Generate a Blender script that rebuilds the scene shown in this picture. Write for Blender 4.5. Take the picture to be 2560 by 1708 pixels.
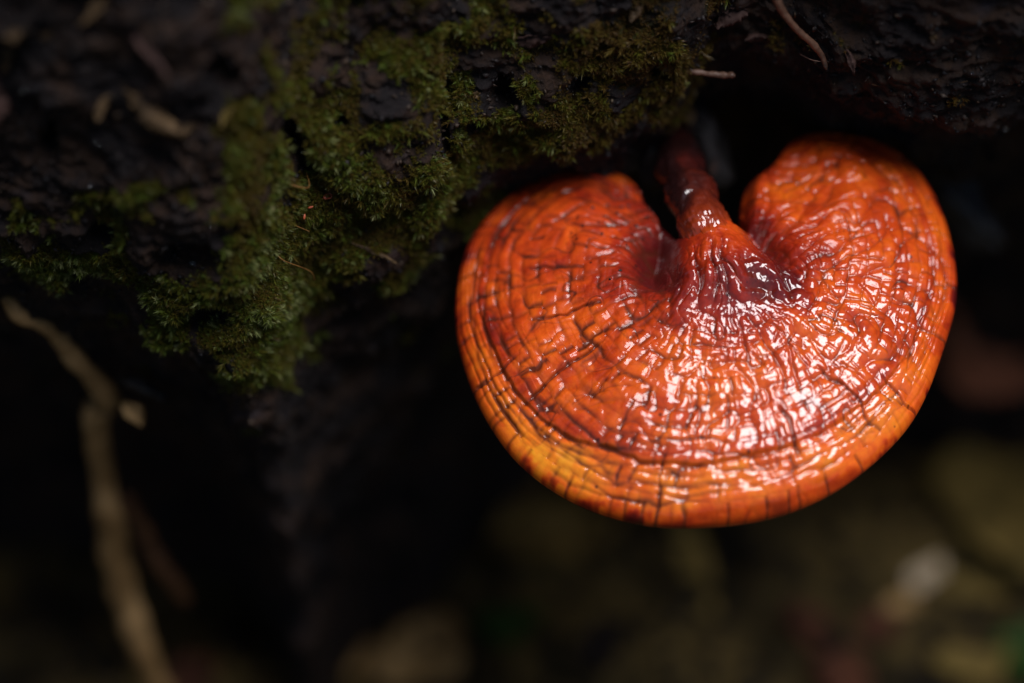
import bpy, math, random
import numpy as np
from mathutils import Vector

for o in list(bpy.data.objects):
    bpy.data.objects.remove(o)
rng = np.random.default_rng(7)
random.seed(7)
R = math.radians

# ------------------------------------------------------------------ camera, sky, sun, exposure
# Lengths below are centimetres; S turns them into metres when a mesh is made.
S = 0.01
PITCH = R(48.0)                       # the camera looks down on the fungus
DIST = 51.0                           # camera to the reference plane
FOC = 1.35                            # plane of focus, in front of the reference plane
FPT = np.array([0.0, 0.0, 14.5])      # the fungus grows about 14 cm above the ground
AX = np.array([1.0, 0.0, 0.0])
AU = np.array([0.0, math.sin(PITCH), math.cos(PITCH)])
AV = np.array([0.0, -math.cos(PITCH), math.sin(PITCH)])
K = 36.0 / 100.0 * DIST / 2560.0      # cm per photograph pixel in the reference plane

cam_d = bpy.data.cameras.new('camera')
cam_d.lens = 100.0
cam_d.sensor_width = 36.0
cam_d.clip_start = 0.02
cam_d.clip_end = 100.0
cam_d.dof.use_dof = True
cam_d.dof.focus_distance = (DIST - FOC) * S
cam_d.dof.aperture_fstop = 3.6
cam = bpy.data.objects.new('camera', cam_d)
bpy.context.scene.collection.objects.link(cam)
cam.location = Vector((FPT + AV * DIST) * S)
cam.rotation_euler = (math.pi / 2 - PITCH, 0.0, 0.0)
bpy.context.scene.camera = cam

SUN_EL, SUN_AZ = R(74.0), R(70.0)      # azimuth from -Y (the camera's side) towards +X (right)
world = bpy.data.worlds.new('World')
bpy.context.scene.world = world
world.use_nodes = True
wn = world.node_tree
sky = wn.nodes.new('ShaderNodeTexSky')
sky.sky_type = 'NISHITA'
sky.sun_disc = False
sky.sun_elevation = SUN_EL
sky.sun_rotation = math.pi - SUN_AZ
sky.air_density = 1.0
sky.dust_density = 1.0
sky.ozone_density = 1.0
wn.links.new(sky.outputs[0], wn.nodes['Background'].inputs[0])
wn.nodes['Background'].inputs[1].default_value = 0.05

sun_d = bpy.data.lights.new('sun', 'SUN')
sun_d.energy = 4.0
sun_d.angle = R(36.0)
sun_d.color = (1.0, 0.97, 0.98)
sun = bpy.data.objects.new('sun', sun_d)
bpy.context.scene.collection.objects.link(sun)
sd = Vector((math.cos(SUN_EL) * math.sin(SUN_AZ), -math.cos(SUN_EL) * math.cos(SUN_AZ), math.sin(SUN_EL)))
sun.rotation_euler = sd.to_track_quat('Z', 'Y').to_euler()
sun.location = sd * 2.0

vs = bpy.context.scene.view_settings
vs.view_transform = 'Standard'
vs.look = 'None'
vs.gamma = 1.0
vs.exposure = -0.05
bpy.context.scene.cycles.max_bounces = 6
bpy.context.scene.cycles.use_denoising = True

# ------------------------------------------------------------------ numeric helpers
def smooth(t):
    t = np.clip(t, 0, 1)
    return t * t * (3 - 2 * t)

def sstep(a, b, x):
    return smooth((x - a) / (b - a))

def gauss(x, c, s):
    return np.exp(-((x - c) / s) ** 2)

def _h(i, j, k, seed):
    n = (i.astype(np.uint32) * np.uint32(374761393)) ^ (j.astype(np.uint32) * np.uint32(668265263)) \
        ^ (k.astype(np.uint32) * np.uint32(2246822519)) ^ np.uint32((seed * 3266489917) & 0xFFFFFFFF)
    n = (n ^ (n >> np.uint32(15))) * np.uint32(2246822519)
    n = (n ^ (n >> np.uint32(13))) * np.uint32(3266489917)
    return n ^ (n >> np.uint32(16))

def hrand(i, j, seed=0):
    i = np.asarray(i, dtype=np.int64); j = np.asarray(j, dtype=np.int64)
    return _h(i, j, np.zeros_like(i), seed).astype(np.float64) / 4294967295.0

def noise3(x, y, z, seed=0):
    """gradient noise, about -1..1"""
    x, y, z = np.broadcast_arrays(np.asarray(x, float), np.asarray(y, float), np.asarray(z, float))
    i0, j0, k0 = np.floor(x).astype(np.int64), np.floor(y).astype(np.int64), np.floor(z).astype(np.int64)
    fx, fy, fz = x - i0, y - j0, z - k0
    q = lambda t: t * t * t * (t * (t * 6 - 15) + 10)
    ux, uy, uz = q(fx), q(fy), q(fz)
    out = 0.0
    for a in (0, 1):
        for b in (0, 1):
            for c in (0, 1):
                hh = _h(i0 + a, j0 + b, k0 + c, seed)
                gx = (hh & np.uint32(1023)).astype(float) / 511.5 - 1
                gy = ((hh >> np.uint32(10)) & np.uint32(1023)).astype(float) / 511.5 - 1
                gz = ((hh >> np.uint32(20)) & np.uint32(1023)).astype(float) / 511.5 - 1
                wgt = (ux if a else 1 - ux) * (uy if b else 1 - uy) * (uz if c else 1 - uz)
                out = out + wgt * (gx * (fx - a) + gy * (fy - b) + gz * (fz - c))
    return out * 1.25

def fbm(x, y, z, octs=4, seed=0, gain=0.5):
    s, a = 0.0, 1.0
    for o in range(octs):
        f = 2.0 ** o
        s = s + a * noise3(x * f, y * f, z * f, seed + o * 17)
        a *= gain
    return s

def to_world(p):
    """(x right, u picture-up, w towards the viewer) in cm -> world cm"""
    p = np.asarray(p, float)
    return FPT + p[..., 0:1] * AX + p[..., 1:2] * AU + p[..., 2:3] * AV

def spot(px, py, w):
    """where a point of the photograph stands when it lies w cm in front of the reference plane"""
    f = (DIST - w) / DIST
    return np.array([(px - 1280.0) * K * f, (854.0 - py) * K * f, w])

def ground_spot(px, py, z=0.0):
    """world cm of a point of the photograph that lies on the ground at height z"""
    d = to_world(spot(px, py, 0.0)) - (FPT + AV * DIST)
    o = FPT + AV * DIST
    t = (z - o[2]) / d[2]
    return o + d * t

# ------------------------------------------------------------------ object helpers
COL = bpy.context.scene.collection

def mesh_obj(name, verts, faces, mat=None, parent=None, smooth_shade=True, attrs=None):
    """verts in world cm (n,3); faces an (m,3) or (m,4) array"""
    verts = np.asarray(verts, np.float32) * S
    faces = np.asarray(faces, np.int32)
    me = bpy.data.meshes.new(name)
    n = faces.shape[1]
    me.vertices.add(len(verts)); me.vertices.foreach_set('co', verts.ravel())
    me.loops.add(faces.size); me.loops.foreach_set('vertex_index', faces.ravel())
    me.polygons.add(len(faces))
    me.polygons.foreach_set('loop_start', np.arange(0, faces.size, n, dtype=np.int32))
    me.update(calc_edges=True)
    me.validate()
    if smooth_shade:
        me.polygons.foreach_set('use_smooth', np.ones(len(me.polygons), bool))
    for k, v in (attrs or {}).items():
        at = me.attributes.new(k, 'FLOAT', 'POINT')
        at.data.foreach_set('value', np.asarray(v, np.float32).ravel())
    if mat:
        me.materials.append(mat)
    o = bpy.data.objects.new(name, me)
    COL.objects.link(o)
    if parent is not None:
        o.parent = parent
        o.matrix_parent_inverse = parent.matrix_world.inverted()
    return o

def tag(o, label=None, cat=None, group=None, kind=None):
    if label: o['label'] = label
    if cat: o['category'] = cat
    if group: o['group'] = group
    if kind: o['kind'] = kind
    return o

def empty(name, p):
    o = bpy.data.objects.new(name, None)
    o.empty_display_size = 0.01
    COL.objects.link(o)
    o.location = Vector(np.asarray(p) * S)
    bpy.context.view_layer.update()
    return o

def grid_faces(nr, nc, wrap=False):
    r = np.arange(nr - 1)[:, None]
    c = np.arange(nc if wrap else nc - 1)[None, :]
    c1 = (c + 1) % nc
    a = r * nc + c; b = r * nc + c1; d = (r + 1) * nc + c; e = (r + 1) * nc + c1
    return np.stack([a, b, e, d], -1).reshape(-1, 4)

def catmull(P, n):
    P = np.asarray(P, float)
    Q = np.vstack([2 * P[0] - P[1], P, 2 * P[-1] - P[-2]])
    t = np.linspace(0, len(P) - 1 - 1e-9, n)
    i = t.astype(int); f = (t - i)[:, None]
    a, b, c, d = Q[i], Q[i + 1], Q[i + 2], Q[i + 3]
    return 0.5 * (2 * b + (c - a) * f + (2 * a - 5 * b + 4 * c - d) * f ** 2 + (3 * b - a - 3 * c + d) * f ** 3)

def tube(path, rad, nseg=12, rough=0.0, rfreq=2.0, seed=0, cap=True, flat=1.0):
    """rings along a world-cm path; returns verts, faces, along (0..1)"""
    path = np.asarray(path, float); n = len(path)
    rad = np.broadcast_to(np.asarray(rad, float), (n,))
    T = np.gradient(path, axis=0); T /= np.linalg.norm(T, axis=1)[:, None]
    ref = np.array([0.31, 0.22, 0.92]); A = np.zeros_like(T); B = np.zeros_like(T)
    prev = ref
    for i in range(n):
        a = prev - T[i] * np.dot(prev, T[i]); a /= np.linalg.norm(a)
        A[i] = a; B[i] = np.cross(T[i], a); prev = a
    th = np.linspace(0, 2 * math.pi, nseg, endpoint=False)
    dirs = A[:, None, :] * np.cos(th)[None, :, None] + flat * B[:, None, :] * np.sin(th)[None, :, None]
    v = path[:, None, :] + dirs * rad[:, None, None]
    if rough:
        k = noise3(v[..., 0] * rfreq, v[..., 1] * rfreq, v[..., 2] * rfreq, seed) \
            + 0.5 * noise3(v[..., 0] * rfreq * 2.3, v[..., 1] * rfreq * 2.3, v[..., 2] * rfreq * 2.3, seed + 5)
        v = v + dirs * (k * rough * rad[:, None])[..., None]
    f = grid_faces(n, nseg, True)
    v = v.reshape(-1, 3)
    if cap:
        c0, c1 = len(v), len(v) + 1
        v = np.vstack([v, path[0], path[-1]])
        j = np.arange(nseg); j1 = (j + 1) % nseg
        z0 = np.stack([np.full(nseg, c0), j1, j, np.full(nseg, c0)], -1)
        z1 = np.stack([np.full(nseg, c1), (n - 1) * nseg + j, (n - 1) * nseg + j1, np.full(nseg, c1)], -1)
        tri = np.vstack([z0[:, :3], z1[:, :3]])
        f = np.vstack([f[:, [0, 1, 2]], f[:, [0, 2, 3]], tri])
    return v, f, np.repeat(np.linspace(0, 1, n), nseg)

# ------------------------------------------------------------------ material helpers
class NT:
    def __init__(self, name):
        self.m = bpy.data.materials.new(name)
        self.m.use_nodes = True
        self.t = self.m.node_tree
        self.b = self.t.nodes['Principled BSDF']
    def n(self, typ, **kw):
        nd = self.t.nodes.new(typ)
        for k, v in kw.items(): setattr(nd, k, v)
        return nd
    def l(self, a, b): self.t.links.new(a, b)
    def coords(self, scale=100.0):
        g = self.n('ShaderNodeTexCoord'); m = self.n('ShaderNodeMapping')
        m.inputs['Scale'].default_value = (scale,) * 3
        self.l(g.outputs['Object'], m.inputs['Vector'])
        return m.outputs[0]
    def noise(self, vec, scale, detail=4, rough=0.55):
        t = self.n('ShaderNodeTexNoise')
        t.inputs['Scale'].default_value = scale; t.inputs['Detail'].default_value = detail
        t.inputs['Roughness'].default_value = rough
        self.l(vec, t.inputs['Vector'])
        return t.outputs[0]
    def attr(self, name):
        a = self.n('ShaderNodeAttribute'); a.attribute_name = name
        return a.outputs['Fac']
    def ramp(self, fac, stops):
        r = self.n('ShaderNodeValToRGB')
        el = r.color_ramp.elements
        while len(el) > 1: el.remove(el[-1])
        el[0].position = stops[0][0]; el[0].color = (*stops[0][1], 1)
        for p, c in stops[1:]:
            e = el.new(p); e.color = (*c, 1)
        self.l(fac, r.inputs[0])
        return r.outputs[0]
    def mix(self, fac, a, b, mode='MIX'):
        m = self.n('ShaderNodeMix', data_type='RGBA', blend_type=mode)
        if isinstance(fac, float): m.inputs[0].default_value = fac
        else: self.l(fac, m.inputs[0])
        for s, i in ((a, 6), (b, 7)):
            if isinstance(s, tuple): m.inputs[i].default_value = (*s, 1)
            else: self.l(s, m.inputs[i])
        return m.outputs[2]
    def math(self, op, a, b=0.0):
        m = self.n('ShaderNodeMath', operation=op, use_clamp=False)
        for s, i in ((a, 0), (b, 1)):
            if isinstance(s, (int, float)): m.inputs[i].default_value = s
            else: self.l(s, m.inputs[i])
        return m.outputs[0]
    def maprange(self, v, a, b, c=0.0, d=1.0):
        m = self.n('ShaderNodeMapRange')
        for i, s in enumerate((a, b, c, d)): m.inputs[i + 1].default_value = s
        self.l(v, m.inputs[0])
        return m.outputs[0]
    def bump(self, h, strength, dist=0.0005):
        b = self.n('ShaderNodeBump'); b.inputs['Strength'].default_value = strength
        b.inputs['Distance'].default_value = dist
        self.l(h, b.inputs['Height']); self.l(b.outputs[0], self.b.inputs['Normal'])
        return b
    def set(self, **kw):
        for k, v in kw.items(): self.b.inputs[k.replace('_', ' ')].default_value = v

def simple_mat(name, c0, c1, scale=3.0, rough=0.6, coat=0.0, bump=0.4, bscale=12.0, trans=0.0, spec=0.5):
    t = NT(name); co = t.coords()
    dk = tuple(v * 0.35 for v in c0)
    t.l(t.ramp(t.noise(co, scale, 5, 0.6), [(0.30, dk), (0.44, c0), (0.66, c1)]), t.b.inputs['Base Color'])
    t.set(Roughness=rough)
    t.b.inputs['Specular IOR Level'].default_value = spec
    if coat:
        t.b.inputs['Coat Weight'].default_value = coat; t.b.inputs['Coat Roughness'].default_value = 0.15
    if bump: t.bump(t.noise(co, bscale), bump)
    return t.m

def mat_cap():
    t = NT('lacquered_cap'); co = t.coords()
    tone, zone, crack, stain_shade = t.attr('tone'), t.attr('zone'), t.attr('crack'), t.attr('stain_shade')
    nz = t.noise(co, 1.1, 4)
    f = t.math('ADD', tone, t.math('MULTIPLY', t.math('SUBTRACT', nz, 0.5), 0.38))
    fine = t.noise(co, 9.0, 5, 0.65)
    f = t.math('ADD', f, t.math('MULTIPLY', t.math('SUBTRACT', fine, 0.5), 0.30))
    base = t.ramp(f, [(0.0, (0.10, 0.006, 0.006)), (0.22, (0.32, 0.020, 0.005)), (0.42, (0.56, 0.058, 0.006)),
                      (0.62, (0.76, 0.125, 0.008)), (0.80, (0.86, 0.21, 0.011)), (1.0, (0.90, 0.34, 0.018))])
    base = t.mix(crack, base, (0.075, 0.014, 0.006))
    base = t.mix(stain_shade, base, (0.014, 0.005, 0.005))  # dirt specks on the cap; dark pigment and painted shade on the stem
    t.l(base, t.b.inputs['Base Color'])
    t.set(Roughness=0.5)
    t.b.inputs['Specular IOR Level'].default_value = 0.12
    t.l(t.math('SUBTRACT', 1.0, t.math('MULTIPLY', t.attr('margin'), 0.8)), t.b.inputs['Coat Weight'])
    t.b.inputs['Coat IOR'].default_value = 1.7
    wet = t.math('MULTIPLY', t.attr('dry'), 0.35)
    t.l(t.math('ADD', wet, 0.045), t.b.inputs['Coat Roughness'])
    b = t.bump(t.noise(co, 12.0, 3), 0.10, 0.0003)
    t.l(b.outputs[0], t.b.inputs['Coat Normal'])
    return t.m

def mat_stem():
    t = NT('lacquered_stem'); co = t.coords()
    f = t.math('ADD', t.attr('tone'), t.math('MULTIPLY', t.math('SUBTRACT', t.noise(co, 1.6, 4), 0.5), 0.35))
    base = t.ramp(f, [(0.0, (0.012, 0.003, 0.004)), (0.25, (0.07, 0.005, 0.006)), (0.5, (0.30, 0.022, 0.012)),
                      (0.75, (0.62, 0.085, 0.010)), (1.0, (0.78, 0.16, 0.015))])
    base = t.mix(t.attr('crack'), base, (0.05, 0.010, 0.010))
    t.l(base, t.b.inputs['Base Color'])
    t.set(Roughness=0.4)
    t.b.inputs['Coat Weight'].default_value = 1.0
    t.b.inputs['Coat Roughness'].default_value = 0.12
    b = t.bump(t.noise(co, 16.0, 3), 0.3, 0.0003)
    t.l(b.outputs[0], t.b.inputs['Coat Normal'])
    return t.m

def mat_moss():
    t = NT('moss_leaf')
    c = t.ramp(t.attr('tint'), [(0.0, (0.090, 0.046, 0.015)), (0.3, (0.110, 0.078, 0.014)), (0.55, (0.104, 0.098, 0.012)),
                                (0.8, (0.088, 0.128, 0.017)), (1.0, (0.28, 0.30, 0.12))])
    t.l(c, t.b.inputs['Base Color'])
    t.set(Roughness=0.45)
    t.b.inputs['Specular IOR Level'].default_value = 0.35
    tr = t.n('ShaderNodeBsdfTranslucent'); mx = t.n('ShaderNodeMixShader'); mx.inputs[0].default_value = 0.3
    t.l(c, tr.inputs[0]); t.l(t.b.outputs[0], mx.inputs[1]); t.l(tr.outputs[0], mx.inputs[2])
    t.l(mx.outputs[0], t.t.nodes['Material Output'].inputs[0])
    return t.m

def mat_log():
    t = NT('wet_rotten_wood'); co = t.coords()
    c = t.ramp(t.noise(co, 0.8, 6, 0.65), [(0.3, (0.005, 0.005, 0.006)), (0.46, (0.022, 0.018, 0.019)), (0.58, (0.048, 0.028, 0.019)), (0.72, (0.046, 0.040, 0.048))])
    g = t.ramp(t.noise(co, 3.0, 5, 0.7), [(0.3, (0.020, 0.024, 0.005)), (0.7, (0.050, 0.045, 0.010))])
    c = t.mix(t.attr('moss'), c, g)
    t.l(c, t.b.inputs['Base Color'])
    t.l(t.maprange(t.noise(co, 6.0, 5), 0.35, 0.7, 0.42, 0.85), t.b.inputs['Roughness'])
    t.b.inputs['Specular IOR Level'].default_value = 0.14
    t.bump(t.noise(co, 9.0, 8, 0.75), 1.0, 0.0015)
    return t.m

def mat_soil():
    t = NT('black_soil'); co = t.coords()
    c = t.ramp(t.noise(co, 0.24, 7, 0.6), [(0.34, (0.003, 0.0028, 0.0025)), (0.46, (0.045, 0.033, 0.014)), (0.64, (0.16, 0.110, 0.038))])
    t.l(c, t.b.inputs['Base Color'])
    t.set(Roughness=0.7)
    t.b.inputs['Specular IOR Level'].default_value = 0.06
    t.bump(t.noise(co, 3.0, 8, 0.7), 0.9, 0.003)
    return t.m

M_CAP, M_STEM, M_MOSS, M_LOG, M_SOIL = mat_cap(), mat_stem(), mat_moss(), mat_log(), mat_soil()
M_PORE = simple_mat('cream_pores', (0.42, 0.30, 0.16), (0.55, 0.43, 0.26), 4.0, 0.7, bump=0.5, bscale=40.0)
M_TAN = simple_mat('dry_tan_leaf', (0.22, 0.130, 0.045), (0.42, 0.265, 0.098), 1.2, 0.6)
M_YELLOW = simple_mat('yellowed_leaf', (0.10, 0.064, 0.018), (0.20, 0.130, 0.038), 1.2, 0.8, spec=0.15)
M_OLIVE = simple_mat('olive_leaf', (0.09, 0.064, 0.017), (0.19, 0.130, 0.036), 1.2, 0.8, spec=0.15)
M_PALE = simple_mat('pale_dry_leaf', (0.34, 0.26, 0.16), (0.55, 0.43, 0.29), 1.5, 0.6)
M_RUST = simple_mat('rust_leaf', (0.045, 0.016, 0.009), (0.085, 0.032, 0.016), 1.2, 0.8, spec=0.12)
M_GREEN = simple_mat('fresh_green_leaf', (0.008, 0.026, 0.002), (0.018, 0.045, 0.004), 1.2, 0.7, spec=0.2)
M_DARKLEAF = simple_mat('dark_wet_leaf', (0.006, 0.004, 0.004), (0.014, 0.010, 0.008), 1.5, 0.8, spec=0.12)
M_TWIG = simple_mat('peeled_twig', (0.13, 0.074, 0.026), (0.36, 0.225, 0.10), 0.55, 0.7, spec=0.2)
M_TWIGB = simple_mat('brown_twig', (0.030, 0.012, 0.004), (0.055, 0.024, 0.008), 1.0, 0.7, spec=0.2)
M_ROOT = simple_mat('dark_root', (0.070, 0.034, 0.021), (0.15, 0.078, 0.050), 3.0, 0.5)
M_FLAKE = simple_mat('tan_wood_flake', (0.050, 0.030, 0.014), (0.13, 0.082, 0.040), 3.0, 0.7, spec=0.2)
M_PINK = simple_mat('pinkish_bark', (0.028, 0.014, 0.012), (0.065, 0.036, 0.030), 2.0, 0.7, spec=0.2)
M_CHAR = simple_mat('black_bark', (0.006, 0.006, 0.007), (0.022, 0.022, 0.026), 1.5, 0.5, bump=0.9, bscale=7.0)
M_GREY = simple_mat('grey_weathered_wood', (0.007, 0.006, 0.007), (0.030, 0.025, 0.028), 3.5, 0.7, bump=0.9, bscale=9.0)
M_CRUMB = simple_mat('soil_crumb', (0.008, 0.006, 0.006), (0.030, 0.022, 0.018), 8.0, 0.4, bump=0.6, bscale=25)
M_SETA = simple_mat('orange_stalk', (0.16, 0.07, 0.017), (0.26, 0.13, 0.032), 4.0, 0.5)
M_CAPSULE = simple_mat('red_capsule', (0.32, 0.06, 0.025), (0.48, 0.12, 0.05), 4.0, 0.4)
def mat_water():
    t = NT('water_drop')
    t.set(Roughness=0.02, IOR=1.33)
    t.b.inputs['Transmission Weight'].default_value = 1.0
    t.b.inputs['Base Color'].default_value = (0.95, 0.97, 1, 1)
    t.l(t.maprange(t.noise(t.coords(), 20.0), 0, 1, 0.01, 0.04), t.b.inputs['Roughness'])
    return t.m
M_WATER = mat_water()

# ================================================================== the ground
def axis_pts():
    near = np.arange(-26, 26.01, 0.22)
    far = np.array([30, 36, 45, 60, 90, 150, 300, 700, 1500])
    return np.concatenate([-far[::-1], near, far])
gx = axis_pts(); gy = axis_pts()
GX, GY = np.meshgrid(gx, gy)
near = sstep(40, 22, np.hypot(GX, GY))
def ground_z(x, y):
    return 0.9 * fbm(x * 0.16, y * 0.16, 0.0, 3, 11) + 0.35 * fbm(x * 0.7, y * 0.7, 3.0, 3, 12)
GZ = ground_z(GX, GY) * near
tag(mesh_obj('forest_floor', np.stack([GX, GY, GZ], -1).reshape(-1, 3), grid_faces(len(gy), len(gx)), M_SOIL), kind='structure')

# ================================================================== the log
# lip of the log: the edge along which its front face turns under (photograph x, y and nearness)
LIP = np.array([
    (-700, 470, 1.2), (-300, 540, 1.3), (0, 610, 1.3), (150, 670, 1.4), (300, 715, 1.3), (450, 780, 1.3), (560, 815, 1.4), (610, 800, 1.5),
    (660, 730, 1.6), (700, 650, 1.5), (760, 590, 1.1), (880, 560, 0.9), (1000, 530, 0.9), (1080, 480, 1.0), (1130, 405, 0.7),
    (1220, 370, 0.6), (1340, 350, 0.7), (1450, 335, 0.8), (1490, 305, 0.7), (1580, 270, 1.0), (1690, 210, 1.2), (1740, 150, 1.1),
    (1790, 110, 0.6), (1880, 100, 0.2), (1980, 120, 0.5), (2090, 190, 1.1), (2200, 215, 1.3), (2350, 225, 1.3), (2480, 225, 1.2),
    (2600, 200, 1.2), (2900, 170, 1.2), (3300, 120, 1.0)], float)
lx = np.array([spot(a, b, c)[0] for a, b, c in LIP]); lu = np.array([spot(a, b, c)[1] for a, b, c in LIP]); lw = LIP[:, 2]
xs = np.concatenate([[-70, -45, -28, -20, -16], np.linspace(-13.5, 13.5, 760), [16, 20, 28, 45, 70]])
NXL = len(xs)
LU = np.interp(xs, lx, lu); LW = np.interp(xs, lx, lw)
ker = np.hanning(9); ker /= ker.sum()
LU = np.convolve(np.pad(LU, 4, 'edge'), ker, 'valid'); LW = np.convolve(np.pad(LW, 4, 'edge'), ker, 'valid')
# direction in which the front face climbs from the lip: steeper towards the viewer on the left
lean = np.interp(xs, [-13, -9, -5.5, -3.5, 0, 3, 6, 9, 13], [48, 48, 43, 35, 32, 32, 40, 48, 50])
cu, cw = np.cos(np.radians(lean)), np.sin(np.radians(lean))
und = np.interp(xs, [-13, -6, -4.3, -3.6, 0, 3, 9, 13], [72, 72, 56, 58, 70, 84, 78, 74])     # how the underside retreats
du, dw = -np.cos(np.radians(und)), -np.sin(np.radians(und))
up_s = np.concatenate([np.linspace(0, 1, 230)[1:] ** 1.15 * 8.5, ])
dn_s = np.linspace(0, 1, 170)[1:] ** 1.3 * 13.0
rows = []
for s in up_s[::-1]: rows.append((xs, LU + cu * s, LW + cw * s, np.full(NXL, s)))
rows.append((xs, LU, LW, np.zeros(NXL)))
for s in dn_s: rows.append((xs, LU + du * s, LW + dw * s, np.full(NXL, -s)))
P = np.array([[r[0], r[1], r[2]] for r in rows]).transpose(0, 2, 1)     # rows, cols, 3 (x,u,w)
SV = np.array([r[3] for r in rows])
# rounding of the lip: pull the edge in a little
P[..., 2] -= 0.35 * np.exp(-(SV / 0.45) ** 2)
# holes and cracks that show black in the photograph: (px, py, half width, half height, depth, tilt)
HOLES = [(745, 365, 34, 70, 1.8, -0.25), (1112, 320, 13, 60, 1.3, 0.0), (1260, 235, 36, 40, 1.0, 0.2), (1120, 215, 16, 30, .7, 0), (850, 300, 26, 22, .5, 0),
         (1190, 310, 34, 28, .6, 0), (250, 590, 40, 30, .5, 0), (470, 640, 60, 40, .6, 0), (520, 790, 60, 26, 1.1, .1), (1450, 210, 26, 50, .5, .4),
         (1650, 200, 26, 26, .6, 0), (130, 350, 22, 50, .6, 0), (560, 180, 40, 40, .6, 0)]
FAC = (DIST - P[..., 2]) / DIST
PX = P[..., 0] / (K * FAC) + 1280; PY = 854 - P[..., 1] / (K * FAC)
hole = np.zeros_like(PX)
for (a, b, hw, hh, dep, ti) in HOLES:
    xx = PX - a; yy = PY - b
    xr = xx * math.cos(ti) + yy * math.sin(ti); yr = -xx * math.sin(ti) + yy * math.cos(ti)
    hole += dep * np.exp(-((xr / hw) ** 2 + (yr / hh) ** 2) ** 1.6) * (SV > -1)
# moss cover, where the photograph is green
def cover(px, py, sv, x, u, w):
    c = 0.10 + 1.5 * fbm(x * 1.0, u * 1.0, w * 1.0, 4, 61)
    left = sstep(760, 560, px) * sstep(520, 360, py)
    c = c - 0.85 * left * sstep(300, 700, 700 - px + 0 * py)
    c = c - 1.2 * sstep(640, 420, px) * sstep(470, 330, py)
    c = c + 0.75 * gauss(px, 680, 110) * sstep(150, 420, py)
    c = c + 0.55 * np.exp(-(sv / 0.8) ** 2)
    c = c + 0.35 * gauss(px, 950, 260) * sstep(200, 380, py) + 0.35 * gauss(px, 1150, 420) * sstep(300, 100, py)
    c = c - 0.75 * sstep(1740, 1840, px)
    c = c - 0.5 * gauss(px, 1340, 150) * gauss(py, 130, 90)
    c = c - 0.55 * sstep(-0.8, -3.0, sv) + 0.8 * gauss(px, 690, 120) * gauss(py, 800, 120) * (sv < 0) - 0.9 * sstep(860, 1040, py)
    return np.clip(c, 0, 1)
x3, y3, z3 = P[..., 0], P[..., 1], P[..., 2]
big = fbm(x3 * 0.45, y3 * 0.45, z3 * 0.45, 3, 21)
mid = fbm(x3 * 1.5 + 3, y3 * 1.2, z3 * 1.5, 4, 31)
rid = 1 - np.abs(noise3(x3 * 1.1, y3 * 0.6 + 7, z3 * 0.8, 37)) * 2
fine = fbm(x3 * 5.5, y3 * 5.5, z3 * 5.5, 3, 41)
tiny = fbm(x3 * 11, y3 * 11, z3 * 11, 2, 43)
cush = np.abs(noise3(x3 * 2.6, y3 * 2.6, z3 * 2.6, 45)) + 0.5 * np.abs(noise3(x3 * 5.2, y3 * 5.2, z3 * 5.2, 46))
grain = 1 - 2 * np.abs(noise3(x3 * 0.7 + 0.4 * mid, y3 * 3.6, z3 * 3.6, 47)) + 0.5 * (1 - 2 * np.abs(noise3(x3 * 1.4, y3 * 8 + mid, z3 * 8, 48)))
mossy = np.clip(cover(PX, PY, SV, x3, y3, z3), 0, 1)
disp = 0.45 * big + 0.24 * mid + 0.10 * rid + 0.05 * fine + 0.030 * tiny - hole + 0.30 * (cush - 0.3) * mossy + 0.11 * grain * (1 - mossy)
nrm = np.stack([np.zeros_like(PX), np.where(SV >= 0, -cw[None, :], dw[None, :]), np.where(SV >= 0, cu[None, :], -du[None, :])], -1)
bl = smooth(0.5 + SV / 1.2)[..., None]
nup = np.stack([np.zeros(NXL), -cw, cu], -1)[None]; ndn = np.stack([np.zeros(NXL), dw, -du], -1)[None]
nrm = nup * bl + ndn * (1 - bl)
nrm /= np.linalg.norm(nrm, axis=-1, keepdims=True)
P2 = P + nrm * disp[..., None]
P2[..., 0] += 0.10 * noise3(x3 * 2, y3 * 2, z3 * 2, 51)
LOGW = to_world(P2)                                             # world cm
# carry the body on over the top and round the back so that it is a closed log on the ground
ytop = LOGW[0]; rowsb = []
for k, a in enumerate(np.linspace(0, 1, 9)[1:]):
    ang = a * math.pi * 0.9
    q = ytop.copy(); q[:, 1] = ytop[:, 1] + 9.0 * (1 - math.cos(ang)) * 0.9 + 2 * a; q[:, 2] = ytop[:, 2] + 5.0 * math.sin(ang) - 14 * a * a
    rowsb.append(q)
back = np.array(rowsb[::-1])
bot = LOGW[-1]; rowsd = []
for a in np.linspace(0, 1, 6)[1:]:
    q = bot.copy(); q[:, 2] = bot[:, 2] * (1 - a) - 1.5 * a; q[:, 1] = bot[:, 1] + 1.0 * a
    rowsd.append(q)
ALL = np.concatenate([back, LOGW, np.array(rowsd)], 0)
cov = cover(PX, PY, SV, x3, y3, z3) * np.clip(1 - hole * 2.2, 0, 1)
covall = np.concatenate([np.zeros((len(back), NXL)), cov, np.zeros((len(rowsd), NXL))], 0)
log_o = mesh_obj('mossy_log', ALL.reshape(-1, 3), grid_faces(ALL.shape[0], NXL), M_LOG, attrs={'moss': sstep(0.25, 0.75, covall)})
tag(log_o, 'dark wet rotten log with moss along its overhanging edge', 'log')

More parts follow.
